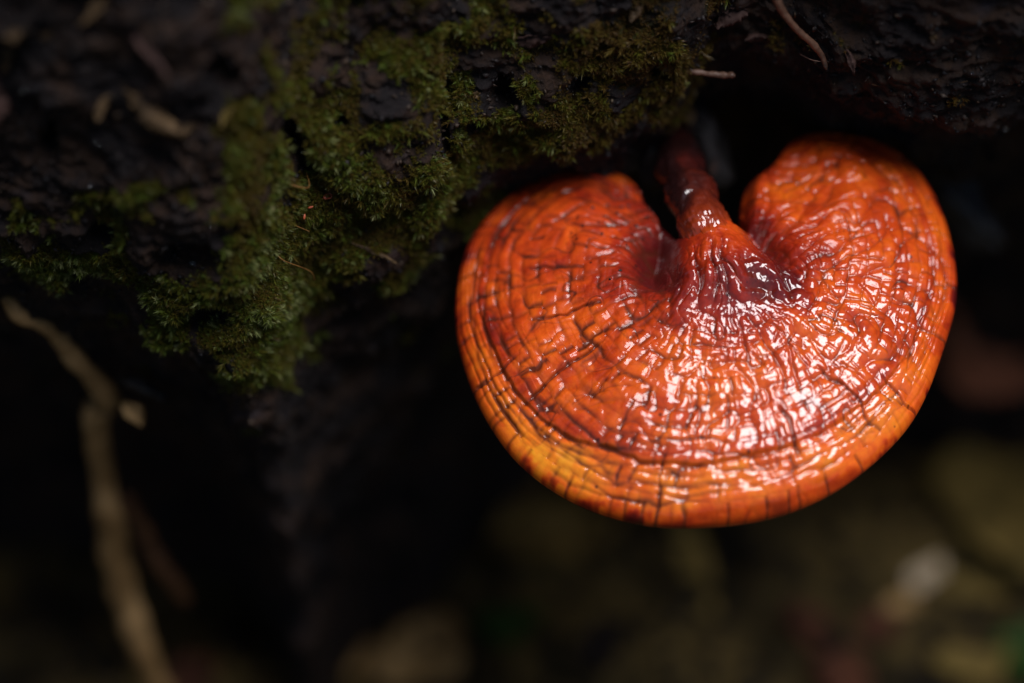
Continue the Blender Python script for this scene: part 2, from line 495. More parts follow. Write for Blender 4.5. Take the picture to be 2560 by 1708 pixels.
# surface lookups for everything that grows or lies on the log
d_r = np.gradient(LOGW, axis=0); d_c = np.gradient(LOGW, axis=1)
LN = np.cross(d_c, d_r); LN /= np.linalg.norm(LN, axis=-1, keepdims=True) + 1e-12
view = (FPT + AV * DIST) - LOGW
flip = np.sign(np.sum(LN * np.array([0, -1, .2]), -1)); LN *= np.where(flip == 0, 1, flip)[..., None] if False else 1
if np.mean(np.sum(LN[100:200] * view[100:200], -1)) < 0: LN = -LN
rel = (LOGW - FPT)
QU = rel @ AU; QV = rel @ AV; QX = rel @ AX
QF = (DIST - QV) / DIST
QPX = QX / (K * QF) + 1280; QPY = 854 - QU / (K * QF)
def on_log(px, py, lift=0.0):
    """world cm of the log's surface that shows at this point of the photograph"""
    d2 = (QPX - px) ** 2 + (QPY - py) ** 2
    m = d2 < max(14.0 ** 2, d2.min() * 1.5)
    cand = np.where(m, QV, -1e9)
    i = np.unravel_index(np.argmax(cand), cand.shape)
    return LOGW[i] + LN[i] * lift, LN[i]

# moss shoots: every shoot a whorl of narrow leaves on the log's surface
def moss_mesh(pos, nor, length, tint, leaves, lw, seed):
    g = np.random.default_rng(seed)
    n = len(pos)
    up = np.array([0, -0.25, 0.75])
    ax = nor * 0.8 + up * 0.55 + g.normal(0, 0.5, (n, 3)); ax /= np.linalg.norm(ax, axis=1)[:, None]
    ref = np.where(np.abs(ax[:, 2:3]) < 0.9, np.array([[0, 0, 1.0]]), np.array([[1.0, 0, 0]]))
    e1 = np.cross(ax, ref); e1 /= np.linalg.norm(e1, axis=1)[:, None]; e2 = np.cross(ax, e1)
    V = []; T = []
    ph = g.uniform(0, 6.28, n)
    for k in range(leaves):
        f = (k + 0.5) / leaves
        a = ph + k * 2.4 + g.normal(0, 0.3, n)
        out = e1 * np.cos(a)[:, None] + e2 * np.sin(a)[:, None]
        tilt = np.interp(f, [0, 1], [1.0, 0.25]) + g.normal(0, .12, n)
        d = ax * np.cos(tilt)[:, None] + out * np.sin(tilt)[:, None]
        side = np.cross(d, ax); side /= np.linalg.norm(side, axis=1)[:, None] + 1e-9
        base = pos + ax * (length * f * 0.75)[:, None]
        ll = length * (0.55 + 0.25 * g.random(n)) * (1.15 - 0.5 * abs(f - .5))
        w = lw * (0.8 + 0.5 * g.random(n))
        b0 = base - side * w[:, None] * .5; b1 = base + side * w[:, None] * .5
        tip = base + d * ll[:, None] + ax * (0.10 * ll * g.normal(0, 1, n))[:, None]
        V.append(np.stack([b0, b1, tip], 1)); T.append(np.repeat((tint + 0.10 * f)[:, None], 3, 1))
    V = np.concatenate(V, 0).reshape(-1, 3); T = np.concatenate(T, 0).reshape(-1)
    return V, np.arange(len(V)).reshape(-1, 3), T

area = np.linalg.norm(np.cross(d_c, d_r), axis=-1)
inview = (QPX > -250) & (QPX < 2800) & (QPY > -250) & (QPY < 1500)
wgt = np.where(inview, area * (sstep(0.22, 0.7, cov)) * np.where(SV < -5, 0.2, 1.0) * np.where(QPY < 120, 0.6, 1.0), 0).ravel()
cdf = np.cumsum(wgt); cdf /= cdf[-1]
NM = 80000
pick = np.searchsorted(cdf, rng.random(NM))
jit = (d_c.reshape(-1, 3)[pick] * rng.uniform(-.5, .5, (NM, 1)) + d_r.reshape(-1, 3)[pick] * rng.uniform(-.5, .5, (NM, 1)))
mp = LOGW.reshape(-1, 3)[pick] + jit; mn = LN.reshape(-1, 3)[pick]
mpx = QPX.ravel()[pick]; mpy = QPY.ravel()[pick]; mcv = cov.ravel()[pick]
patch = fbm(mp[:, 0] * 1.3, mp[:, 1] * 1.3, mp[:, 2] * 1.3, 2, 71)
mlen = np.clip(0.065 + 0.035 * mcv + 0.05 * patch, 0.03, 0.15) * rng.uniform(.6, 1.4, NM)
tint = 0.35 + 0.32 * patch + 0.16 * rng.normal(0, 1, NM) - 0.30 * sstep(1250, 1600, mpx) + 0.16 * sstep(520, 700, mpy) * sstep(900, 700, mpx)
tint = np.clip(tint + (rng.random(NM) > 0.985) * 0.4, 0, 1)
mv, mf, mt = moss_mesh(mp - mn * 0.02, mn, mlen, tint, 8, 0.020, 5)
tall = np.flatnonzero((rng.random(NM) < 0.07) & (patch > -0.1))
mv2, mf2, mt2 = moss_mesh(mp[tall], mn[tall], rng.uniform(.11, .22, len(tall)), np.clip(tint[tall] + 0.12, 0, 1), 15, 0.026, 6)
mf2 = mf2 + len(mv); mv = np.vstack([mv, mv2]); mf = np.vstack([mf, mf2]); mt = np.concatenate([mt, mt2])
tag(mesh_obj('moss', mv, mf, M_MOSS, smooth_shade=False, attrs={'tint': mt}), 'green and olive moss carpeting the dark log', 'moss', kind='stuff')

# ================================================================== the fungus
FV = 2560.0 / 2350.0
OUT = np.array([(1556, 604), (1530, 556), (1500, 500), (1480, 464), (1464, 436), (1440, 414), (1405, 400), (1360, 393), (1310, 394), (1260, 404), (1210, 426),
    (1160, 460), (1120, 498), (1085, 545), (1062, 600), (1050, 660), (1045, 720), (1050, 780), (1062, 830), (1078, 880), (1100, 932),
    (1130, 985), (1170, 1040), (1220, 1088), (1280, 1130), (1340, 1160), (1400, 1182), (1470, 1199), (1540, 1207), (1620, 1206),
    (1700, 1199), (1780, 1184), (1850, 1160), (1920, 1125), (1990, 1075), (2050, 1020), (2095, 965), (2130, 900), (2156, 830),
    (2180, 755), (2194, 690), (2193, 620), (2180, 550), (2160, 490), (2130, 430), (2090, 380), (2040, 345), (1980, 323), (1920, 313),
    (1862, 315), (1822, 328), (1798, 350), (1780, 380), (1755, 402), (1722, 426), (1703, 460), (1694, 520), (1688, 555), (1678, 585), (1650, 574), (1620, 574), (1598, 590), (1580, 614)], float) * FV
T_CAP, ROLL = R(32.0), R(4.0)
U0 = 0.6                               # picture height of the cap's own origin
H_RIM = 0.0
def px_to_cap(px, py, h=0.0):
    w = np.zeros_like(px)
    for _ in range(6):
        f = (DIST - w) / DIST
        x = (px - 1280) * K * f; u = (854 - py) * K * f - U0
        b = (u - h * math.sin(T_CAP)) / math.cos(T_CAP)
        w = -b * math.sin(T_CAP) + h * math.cos(T_CAP) + (x - 3.5) * math.tan(ROLL)
    return x, b
def cap_to_world(x, b, h):
    u = U0 + b * math.cos(T_CAP) + h * math.sin(T_CAP)
    w = -b * math.sin(T_CAP) + h * math.cos(T_CAP) + (x - 3.5) * math.tan(ROLL)
    return to_world(np.stack([x, u, w], -1))
ox, ob = px_to_cap(OUT[:, 0], OUT[:, 1])
NS, NR = 1500, 400
loop = np.stack([ox, ob], -1)
dens = catmull(np.vstack([loop, loop[:1]]), 6000)
seg = np.concatenate([[0], np.cumsum(np.linalg.norm(np.diff(dens, axis=0), axis=1))])
sv = np.linspace(0, seg[-1], NS, endpoint=False)
BO = np.stack([np.interp(sv, seg, dens[:, 0]), np.interp(sv, seg, dens[:, 1])], -1)
cx, cb = [float(v[0]) for v in px_to_cap(np.array([1660 * FV]), np.array([800 * FV]))]      # centre of the sheet
sx, sb = [float(v[0]) for v in px_to_cap(np.array([1640 * FV]), np.array([655 * FV]), 0.8)]  # where the stem meets the cap
tt = np.linspace(0, 1, NR)
rho = 1 - (1 - tt) ** 1.25
rho[-1] = 1.0
CXg = cx + rho[:, None] * (BO[None, :, 0] - cx); CBg = cb + rho[:, None] * (BO[None, :, 1] - cb)

# distance to the edge (all of it) and to the outer edge alone, on a coarse sheet, then brought to the fine one
outer = np.ones(NS, bool)
so = np.array([np.argmin(np.sum((BO - loop[i]) ** 2, 1)) for i in (5, 51)])
outer[:so[0]] = False; outer[so[1]:] = False
ri = np.unique(np.concatenate([np.arange(0, NR, 6), [NR - 1]])); ci = np.arange(0, NS, 6)
def seg_dist(px, pb, A, B):
    ab = B - A; L = np.sum(ab ** 2, 1) + 1e-12
    best = np.full(px.shape, 1e9)
    for i in range(len(A)):
        t = np.clip(((px - A[i, 0]) * ab[i, 0] + (pb - A[i, 1]) * ab[i, 1]) / L[i], 0, 1)
        best = np.minimum(best, (px - A[i, 0] - t * ab[i, 0]) ** 2 + (pb - A[i, 1] - t * ab[i, 1]) ** 2)
    return np.sqrt(best)
sub = np.arange(0, NS, 5)
Aall = BO[sub]; Ball = BO[(sub + 5) % NS]
cgx, cgb = CXg[np.ix_(ri, ci)], CBg[np.ix_(ri, ci)]
e_all = seg_dist(cgx, cgb, Aall, Ball)
om = outer[sub]
e_out = seg_dist(cgx, cgb, Aall[om], Ball[om])
def upsample(E):
    E1 = np.empty((NR, len(ci)))
    for c in range(len(ci)): E1[:, c] = np.interp(np.arange(NR), ri, E[:, c])
    E2 = np.empty((NR, NS)); cc = np.concatenate([ci, [NS]])
    for r_ in range(NR): E2[r_] = np.interp(np.arange(NS), cc, np.concatenate([E1[r_], E1[r_, :1]]))
    return E2
EA, EO = upsample(e_all), upsample(e_out)

dx, db = CXg - sx, CBg - sb
rr = np.hypot(dx, db)
# angle from straight down (towards the front rim), positive to the right
th = np.arctan2(dx, -db)
g = rr / (rr + EO + 1e-6)                                   # 0 at the stem, 1 at the outer rim
right = np.clip(np.sin(th), -1, 1)
# ---- large form
h = 0.34 * np.sqrt(np.clip(1 - (1 - np.clip(EA / 0.42, 0, 1)) ** 2, 0, 1)) + 1.2 * np.tanh(0.33 * EO / 1.2)
h = h + 0.10 * smooth(EA / 1.4)
h = h + 0.10 * fbm(CXg * 0.55, CBg * 0.55, 0, 2, 81)
side = sstep(0.75, 1.9, np.abs(th + 0.15))
h = h - (1.05 + 0.55 * sstep(0.1, -0.6, th) ) * side * sstep(1.75, 0.35, rr)                 # the cap sinks into a funnel beside the stem
# the stem's flare, one skin with the cap: a ridge that widens from the neck and runs out on the cap
def capxy(px, py, hh):
    q = px_to_cap(np.array([px * FV]), np.array([py * FV]), hh); return np.array([q[0][0], q[1][0]])
NA, NB_ = capxy(1630, 500, 1.5), capxy(1668, 690, 1.3)
nd = NB_ - NA; nl_ = np.hypot(*nd); nd /= nl_
nt = ((CXg - NA[0]) * nd[0] + (CBg - NA[1]) * nd[1]) / nl_
npd = (CXg - NA[0]) * -nd[1] + (CBg - NA[1]) * nd[0]          # + to the right of the stem seen from the front
npd = npd + 0.10 * noise3(nt * 2.2, npd * 0.8, 0, 83)
nw_ = 0.74 + 0.80 * np.clip(nt, 0, 1.6) ** 1.5 + 0.30 * (npd > 0) * sstep(0.2, 0.9, nt)
ntop = np.interp(nt, [-.4, 0, .35, .7, 1.0, 1.35, 1.8], [1.38, 1.58, 1.72, 1.66, 1.44, 1.05, 0.3])
lng = np.abs(noise3(npd / nw_ * 3.0 + .3 * noise3(nt * 3, npd * 2, 5, 84), nt * 1.1, 0.0, 85))
lng2 = np.abs(noise3(npd / nw_ * 6.5 + .5 * noise3(nt * 4, npd * 3, 6, 86), nt * 3.2, 2.0, 87))
neck_h = ntop - 0.62 * (npd / nw_) ** 2 - 0.25 * (npd / nw_) ** 4 + (0.13 * sstep(.2, .8, nt) * np.tanh(lng / .2) + 0.05 * sstep(.2, .7, nt) * np.tanh(lng2 / .18)) + 0.035 * fbm(CXg * 4.5, CBg * 4.5, 2, 3, 88)
neck_h = np.maximum(neck_h, -3)
kk = 0.10
h0 = h
h = kk * np.logaddexp(h0 / kk, neck_h / kk)
nmask = smooth(0.5 + (neck_h - h0) / 0.35)                    # 1 on the flare, 0 on the cap
h = h * np.where(nmask > 0.02, (1 - nmask) + nmask * np.sqrt(np.clip(1 - (1 - np.clip(EA / 0.36, 0, 1)) ** 2, 0, 1)), 1)
# ---- warps
wa = 0.10 * fbm(CXg * 0.9, CBg * 0.9, 1.0, 3, 91) + 0.03 * noise3(CXg * 4, CBg * 4, 0, 92)
wg = 0.030 * fbm(CXg * 0.8, CBg * 0.8, 5.0, 3, 95) + 0.010 * noise3(CXg * 3.5, CBg * 3.5, 2, 96)
tw = th + wa * np.clip(1.2 / (rr + 0.4), 0, 1.5); gw = g + wg
# ---- rim bands
front = np.clip(np.cos(th), 0, 1) ** 1.3
bandw = 0.42 + 0.44 * front
tb = EO / bandw + 0.075 * wg / 0.03 + 0.06 * noise3(th * 6, EO * 1.5, 1, 99) + 0.03 * noise3(th * 22, EO * 3, 2, 98)
rimz = sstep(1.06, 0.98, tb)
h = h - 0.045 * rimz
groove = np.zeros_like(h)
for c0, wd, am in ((2.1, .07, .35), (1.7, .06, .45), (1.32, .06, .6), (1.0, .055, 1.0), (0.78, .045, .7), (0.58, .045, .8), (0.40, .045, .75), (0.20, .045, .55)):
    brk = 0.10 + 0.90 * smooth(0.5 + 1.5 * noise3(th * 3.6, c0 * 13.0, 0.0, 101))
    if c0 == 1.0: brk = (0.35 + 0.65 * brk) * (0.35 + 0.65 * sstep(0.9, 0.1, th) * sstep(-2.2, -1.2, th))
    groove = np.maximum(groove, am * brk * np.exp(-((tb - c0) / wd) ** 2))
h = h - 0.042 * groove * sstep(0.0, 0.10, EO)
# ---- blocks between concentric lines and radial cracks
edges = np.array([0.10, 0.17, 0.24, 0.31, 0.375, 0.44, 0.50, 0.56, 0.62, 0.68, 0.735, 0.79, 0.84, 0.89, 0.94, 1.2])
ncell = np.array([20, 26, 34, 40, 46, 54, 60, 66, 70, 76, 80, 86, 92, 96, 100, 104]) / 6.283
row = np.clip(np.digitize(gw, edges), 0, len(edges) - 1)
lo = np.concatenate([[0], edges])[row]; hi = edges[np.clip(row, 0, len(edges) - 1)]
scale_r = rr + EO
d_row = np.minimum(np.abs(gw - lo), np.abs(hi - gw)) * scale_r
near_e = np.where(np.abs(gw - lo) < np.abs(hi - gw), row, row + 1)
uu = tw * ncell[row] + 50.3 * hrand(row, row * 0, 3)
fi = np.floor(uu).astype(np.int64)
best = np.full(uu.shape, 9.0); bi = fi.copy()
for k in (-1, 0, 1, 2):
    bpos = fi + k + 0.76 * (hrand(fi + k, row, 5) - 0.5)
    dd = np.abs(uu - bpos); m = dd < best
    best = np.where(m, dd, best); bi = np.where(m, fi + k, bi)
cellw = rr / ncell[row]
d_rad = best * cellw
cell_id = np.where(uu > bi + 0.76 * (hrand(bi, row, 5) - 0.5), bi, bi - 1)
s_rad = hrand(bi, row, 9) ** 1.6
s_row = np.clip(0.30 + 0.15 * sstep(.5, .8, g) + 1.3 * noise3(tw * 4.5, near_e * 3.7, 0, 111) + 0.35 * hrand(near_e, near_e * 0, 13), 0, 1)
crk_r = s_rad * np.exp(-(d_rad / (0.026 + 0.022 * sstep(.3, -.9, th))) ** 2)
crk_c = s_row * np.exp(-(d_row / (0.024 + 0.022 * sstep(.3, -.9, th))) ** 2)
crk = np.maximum(crk_r, crk_c)
pil = (0.25 + 0.75 * s_rad) * (1 - np.exp(-(d_rad / 0.075) ** 1.5)) + 0.7 * s_row * (1 - np.exp(-(d_row / 0.075) ** 1.5))
blockh = (hrand(cell_id, row, 15) - 0.5)
flat = 1 - 0.62 * gauss(th, 0.52, 0.55) * sstep(0.48, 0.68, g)
mask_in = (0.45 + 0.55 * flat) * sstep(0.12, 0.28, g) * (1 - 0.10 * rimz) * (1 - nmask)
h = h + mask_in * (0.017 * (pil - 0.6) + 0.010 * blockh * sstep(0, 0.06, np.minimum(d_rad, d_row)) - 0.020 * crk)
# ---- long radial cracks (few, deep)
lr = np.zeros_like(h)
lu_ = (th + 0.05 * noise3(rr * 1.4, th * 2, 0, 121) + 0.025 * noise3(rr * 4.5, th * 3, 0, 122)) * 5.2
lf = np.round(lu_ + 0.0).astype(np.int64)
lj = lf + 0.7 * (hrand(lf, lf * 0, 23) - 0.5)
g0 = 0.42 + 0.40 * hrand(lf, lf * 0, 25); g1 = g0 + 0.14 + 0.30 * hrand(lf, lf * 0, 27)
dl = np.abs(lu_ - lj) / 5.2 * rr
lr = np.exp(-(dl / (0.010 + 0.010 * hrand(lf, lf * 0, 28) + 0.022 * smooth(.5 + noise3(rr * 3, lf * 1.7, 0, 124)))) ** 2) * sstep(0, 0.08, g - g0) * sstep(0, 0.08, g1 - g) * (hrand(lf, lf * 0, 29) > 0.42 + 0.3 * (th > 0.3))
h = h - 0.070 * lr
# ---- short wavy wrinkles, running round the stem near it and outwards further off
wq = 0.35 * noise3(CXg * 2.1, CBg * 2.1, 3, 131)
b1 = np.abs(noise3(tw * 6.2 + wq, rr * 1.5 + wq, 0.0, 132))
b2 = np.abs(noise3(tw * 11.0 + 9 + wq, rr * 3.0 - wq, 4.0, 133))
b3 = np.abs(noise3(tw * 4.0 * (0.4 + rr * 0.45) + 3 + wq, rr * 3.8 + wq, 8.0, 134))
w3 = fbm(CXg * 2.4, CBg * 2.4, 2.0, 2, 135)
amp = sstep(0.10, 0.25, g) * sstep(1.0, 0.84, g) * (1 - nmask)
rightz = 0.30 + 0.70 * smooth(0.70 + right * 0.8)
near_s = sstep(0.62, 0.30, g)
h = h + amp * rightz * (0.060 * (0.22 + 0.78 * flat) * (0.35 + 0.65 * sstep(0.25, 0.5, g)) * np.tanh(b1 / 0.20) + 0.010 * flat * sstep(0.28, 0.6, g) * np.tanh(b2 / 0.16) + 0.036 * near_s * np.tanh(b3 / 0.20)) + 0.026 * w3 * (0.3 + amp) * flat
crease = amp * np.maximum.reduce([np.exp(-(b1 / 0.035) ** 2), 0.55 * np.exp(-(b2 / 0.03) ** 2), 0.6 * near_s * np.exp(-(b3 / 0.035) ** 2)])
crease = crease * smooth(0.55 + 1.1 * noise3(CXg * 1.7, CBg * 1.7, 6.0, 139))
w4 = fbm(CXg * 11, CBg * 11, 7.0, 2, 137)
h = h + 0.0030 * w4
# edge stays closed
h = h * 1.0
nb = -1.3 * np.exp(-((BO[:, 0] - sx) / 0.95) ** 2 - ((BO[:, 1] - sb - 0.35) / 0.75) ** 2)
nb = nb - nb.max()
h = h + (nb[None, :] - h[-1:]) * sstep(0.30, 0.0, EA)
# nicks in the outer rim
nick = np.exp(-(np.minimum(d_rad, 1) / 0.028) ** 2) * (hrand(bi, row, 33) > 0.72) * sstep(0.40, 0.05, EO)
h = h - 0.05 * nick * sstep(0, .10, EA)
# push the inner edge of the left lobe back to where the photograph has it
CX2 = CXg - 0.16 * np.exp(-(((CXg - (1500 * FV - 1280) * K) / 0.55) ** 2 + ((CBg - px_to_cap(np.array([0.]), np.array([512 * FV]))[1][0]) / 0.6) ** 2))
ztop = cap_to_world(CX2, CBg, h)
# pigments, plus shade painted into funnel, left lobe and neck: tone 0 dark maroon .. 1 yellow-orange
tone = 0.50 + 0.10 * fbm(CXg * 0.7, CBg * 0.7, 9.0, 3, 141) + 0.07 * blockh
tone = tone + 0.13 * gauss(g, 0.40, 0.16) * gauss(th, -0.25, 0.7) - 0.16 * gauss(tb, 1.18, 0.16)
rimc = sstep(1.35, 0.55, tb)
tone = tone + rimc * (0.08 + 0.20 * gauss(th, -0.7, 0.85) + 0.12 * gauss(th, 0.7, 0.5) + 0.06 * noise3(CXg * 1.3, CBg * 1.3, 4, 145))
tone = tone - sstep(0.20, 0.0, EO) * (0.16 + 0.55 * sstep(0.0, 0.5, fbm(CXg * 2.6, CBg * 2.6, 1, 3, 146)))
tone = tone - 0.10 * gauss(g, 0.62, 0.05) * gauss(th, 0.1, 0.5)
tone = tone - 0.05 * sstep(0.9, 1.8, th) - 0.13 * sstep(2.5, 1.0, rr) - 0.24 * np.exp(-(rr / 0.95) ** 2) - 0.08 * np.exp(-(rr / 1.7) ** 4) - 0.30 * side * sstep(1.9, 0.8, rr) - 0.30 * sstep(-.8, -1.4, th) * sstep(1.5, 0.7, rr)  # last two terms paint the funnel's shade into the tone
tone = tone - 0.12 * sstep(0.1, 0.5, fbm(CXg * 1.4, CBg * 1.4, 3.0, 3, 143)) + 0.10 * sstep(0.1, 0.5, fbm(CXg * 1.7, CBg * 1.7, 8.0, 3, 144))
tone = tone - 0.13 * sstep(-0.8, -1.8, th) - 0.06 * sstep(0.5, 0.0, EA) * sstep(1.2, 2.0, np.abs(th))  # left lobe: redder pigment, with its shade painted in too
tone = tone + 0.05 * gauss(th, 2.0, 0.4) * sstep(.6, .9, g)
ntone = np.interp(nt, [-.3, 0.05, .2, .45, .65, .9, 1.2, 1.5], [.24, .36, .42, .32, .18, .11, .16, .40]) - 0.26 * sstep(0.25, 0.9, npd / nw_) * sstep(.15, .5, nt) - 0.40 * sstep(0.35, 0.95, -npd / nw_) + 0.16 * (np.tanh(lng / .2) - .6)  # neck colours; the left flank's shade is painted in
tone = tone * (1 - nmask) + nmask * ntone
crackc = np.clip(0.75 * lr + 0.90 * np.maximum(crk_r, crk_c) ** 1.15 * mask_in / (0.45 + 0.55 * flat) * (0.6 + 0.4 * sstep(.6, -.6, th)) + 0.75 * crease + 0.70 * groove * (0.35 + 0.65 * sstep(0.3, -0.7, th)) + 0.8 * nick + 0.45 * nmask * sstep(.25, .6, nt) * np.maximum(np.exp(-(lng / .05) ** 2), .5 * np.exp(-(lng2 / .05) ** 2)), 0, 0.92)
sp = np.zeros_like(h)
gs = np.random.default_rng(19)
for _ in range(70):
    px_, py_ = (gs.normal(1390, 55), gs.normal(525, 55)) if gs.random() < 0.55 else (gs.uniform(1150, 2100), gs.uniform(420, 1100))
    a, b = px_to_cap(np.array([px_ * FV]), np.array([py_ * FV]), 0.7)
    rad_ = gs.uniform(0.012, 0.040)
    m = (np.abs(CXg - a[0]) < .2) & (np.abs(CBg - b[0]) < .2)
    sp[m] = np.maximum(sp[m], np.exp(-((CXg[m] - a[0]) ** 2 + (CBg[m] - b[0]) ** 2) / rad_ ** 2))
stain_shade = np.clip(sp * 1.3 - 0.2, 0, .9)
dry = np.clip(0.35 + 0.7 * fbm(CXg * 1.2, CBg * 1.2, 4, 3, 151) + 0.5 * sstep(1.2, 2.2, np.abs(th)) + 0.4 * sstep(-.6, -1.4, th) - 0.65 * gauss(th, .4, .7), 0, 1.6) * 0.5

margin = np.clip(sstep(0.42, 0.10, EO) * (0.7 + 0.5 * noise3(CXg * 2, CBg * 2, 1, 153)) + 0.88 * sstep(0.05, -1.1, th) * smooth(0.85 + 0.8 * noise3(CXg * 1.5, CBg * 1.5, 2, 154)) * (1 - nmask) + 0.6 * sstep(1.25, 1.9, th) * (1 - nmask), 0, 1)
fung = empty('bracket_fungus', cap_to_world(np.array(sx), np.array(sb), np.array(-0.4)))
tag(fung, 'glossy orange-red kidney-shaped bracket fungus with wrinkled cap on a dark stem', 'fungus')
# underside of the rim, rolled in
NB = 14
under = []
for k in range(1, NB + 1):
    a = k / NB * math.pi * 0.5
    ins = 0.30 * (1 - math.cos(a)); dn = -0.34 * math.sin(a)
    vec = np.stack([cx - BO[:, 0], cb - BO[:, 1]], -1); vec /= np.linalg.norm(vec, axis=1)[:, None]
    under.append(cap_to_world(CX2[-1] + vec[:, 0] * ins, BO[:, 1] + vec[:, 1] * ins, dn + nb))
under = np.array(under)
capv = np.concatenate([ztop, under], 0)
def pad(a): return np.concatenate([a, np.repeat(a[-1:], NB, 0)], 0)
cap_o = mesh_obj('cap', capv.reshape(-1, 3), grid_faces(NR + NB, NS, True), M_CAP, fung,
                 attrs={'tone': pad(tone), 'zone': pad(g), 'crack': pad(crackc), 'stain_shade': pad(stain_shade), 'dry': pad(dry), 'margin': pad(margin)})
# cream pore surface below
prow = []
sel = np.arange(0, NS, 6)
vec = np.stack([cx - BO[sel, 0], cb - BO[sel, 1]], -1); L = np.linalg.norm(vec, axis=1); vec /= L[:, None]
for f in np.linspace(0, 1, 16):
    ins = 0.28 + (L - 0.28) * f
    px_ = CX2[-1][sel] + vec[:, 0] * ins; pb_ = BO[sel, 1] + vec[:, 1] * ins
    prow.append(cap_to_world(px_, pb_, -0.335 + nb[sel] * (1 - f) - 0.25 * smooth(f * 2) + 0.01 * noise3(px_ * 5, pb_ * 5, 0, 161)))
mesh_obj('pore_surface', np.array(prow).reshape(-1, 3), grid_faces(16, len(sel), True), M_PORE, fung)

# stem: rises out of the hollow under the log and flares into the cap
base_h = 0.9
def capw(px, py, hh):
    x, b = px_to_cap(np.array([float(px)]), np.array([float(py)]), hh)
    u = U0 + b[0] * math.cos(T_CAP) + hh * math.sin(T_CAP); w = -b[0] * math.sin(T_CAP) + hh * math.cos(T_CAP) + (x[0] - 3.5) * math.tan(ROLL)
    return np.array([x[0], u, w])
sp_pts = [spot(1700, 170, -6.5), spot(1690, 260, -4.6), spot(1688, 335, -2.6), spot(1700, 415, -1.2), spot(1722, 482, -0.15), capw(1752, 545, 1.22), capw(1780, 612, 1.12), capw(1800, 670, 0.72)]
sr = [0.34, 0.34, 0.34, 0.35, 0.36, 0.42, 0.48, 0.42]
NSR, NST = 300, 260
pathc = catmull(np.array(sp_pts), NSR); rads = catmull(np.array(sr)[:, None], NSR)[:, 0]
pw = to_world(pathc)
sv_, sf_, along = tube(pw, rads, NST, 0.0, cap=False)
SVV = sv_.reshape(NSR, NST, 3); ctr = pw[:, None, :]
dirs = SVV - ctr; dl_ = np.linalg.norm(dirs, axis=-1, keepdims=True); dirs = dirs / dl_
ang = np.linspace(0, 2 * math.pi, NST, endpoint=False)[None, :]
al = np.linspace(0, 1, NSR)[:, None]
lump = fbm(SVV[..., 0] * 1.3, SVV[..., 1] * 1.3, SVV[..., 2] * 1.3, 3, 171)
ca, sa = np.cos(ang), np.sin(ang)
fold = 1 - 2.0 * np.abs(noise3(ca * 2.6 + 0 * al, sa * 2.6, al * 5.0, 173))
fold2 = 1 - 2.0 * np.abs(noise3(ca * 6.5 + 0.4 * lump, sa * 6.5, al * 9.0, 174))
wr = fbm(SVV[..., 0] * 6, SVV[..., 1] * 6, SVV[..., 2] * 6, 3, 175)
lowf = 0.25 * sstep(0.45, 0.75, al)
knob = 0.09 * gauss(al, 0.44, 0.04) + 0.08 * gauss(al, 0.60, 0.04) - 0.04 * gauss(al, 0.51, 0.03) - 0.03 * gauss(al, 0.69, 0.03)
sdisp = 0.10 * lump + 0.02 * fold + 0.008 * fold2 + (0.012 + 0.02 * (1 - lowf)) * wr + knob
SV2 = SVV + dirs * sdisp[..., None]
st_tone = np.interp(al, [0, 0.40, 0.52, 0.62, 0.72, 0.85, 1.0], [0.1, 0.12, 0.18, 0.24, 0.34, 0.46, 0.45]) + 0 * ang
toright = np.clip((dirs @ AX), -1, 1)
st_tone = st_tone - 0.0 * sstep(0.35, 0.9, toright) - 0.35 * sstep(0.25, 0.9, -toright) * sstep(0.8, .6, al) + 0.12 * lump  # left side darkened: its shade is painted into the tone
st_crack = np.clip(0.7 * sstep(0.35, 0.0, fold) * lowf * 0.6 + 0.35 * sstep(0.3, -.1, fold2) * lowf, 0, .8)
st_dark = np.clip(np.interp(al, [0, .58, .68, .76, .84, .92], [.98, .95, .86, .66, .36, .08]) + 0 * ang + 0.35 * sstep(0.1, 0.8, -toright) * sstep(.86, .6, al) - 0.25 * lump, 0, .96)  # dark maroon pigment, with the hollow's dimness and left-side shade painted in
mesh_obj('stem', SV2.reshape(-1, 3), sf_, M_CAP, fung, attrs={'tone': st_tone, 'zone': 0 * st_tone, 'crack': st_crack, 'stain_shade': st_dark, 'dry': 0.12 + 0 * st_tone, 'margin': 0 * st_tone})

# ================================================================== small things
def unit(v):
    v = np.asarray(v, float); return v / (np.linalg.norm(v) + 1e-12)

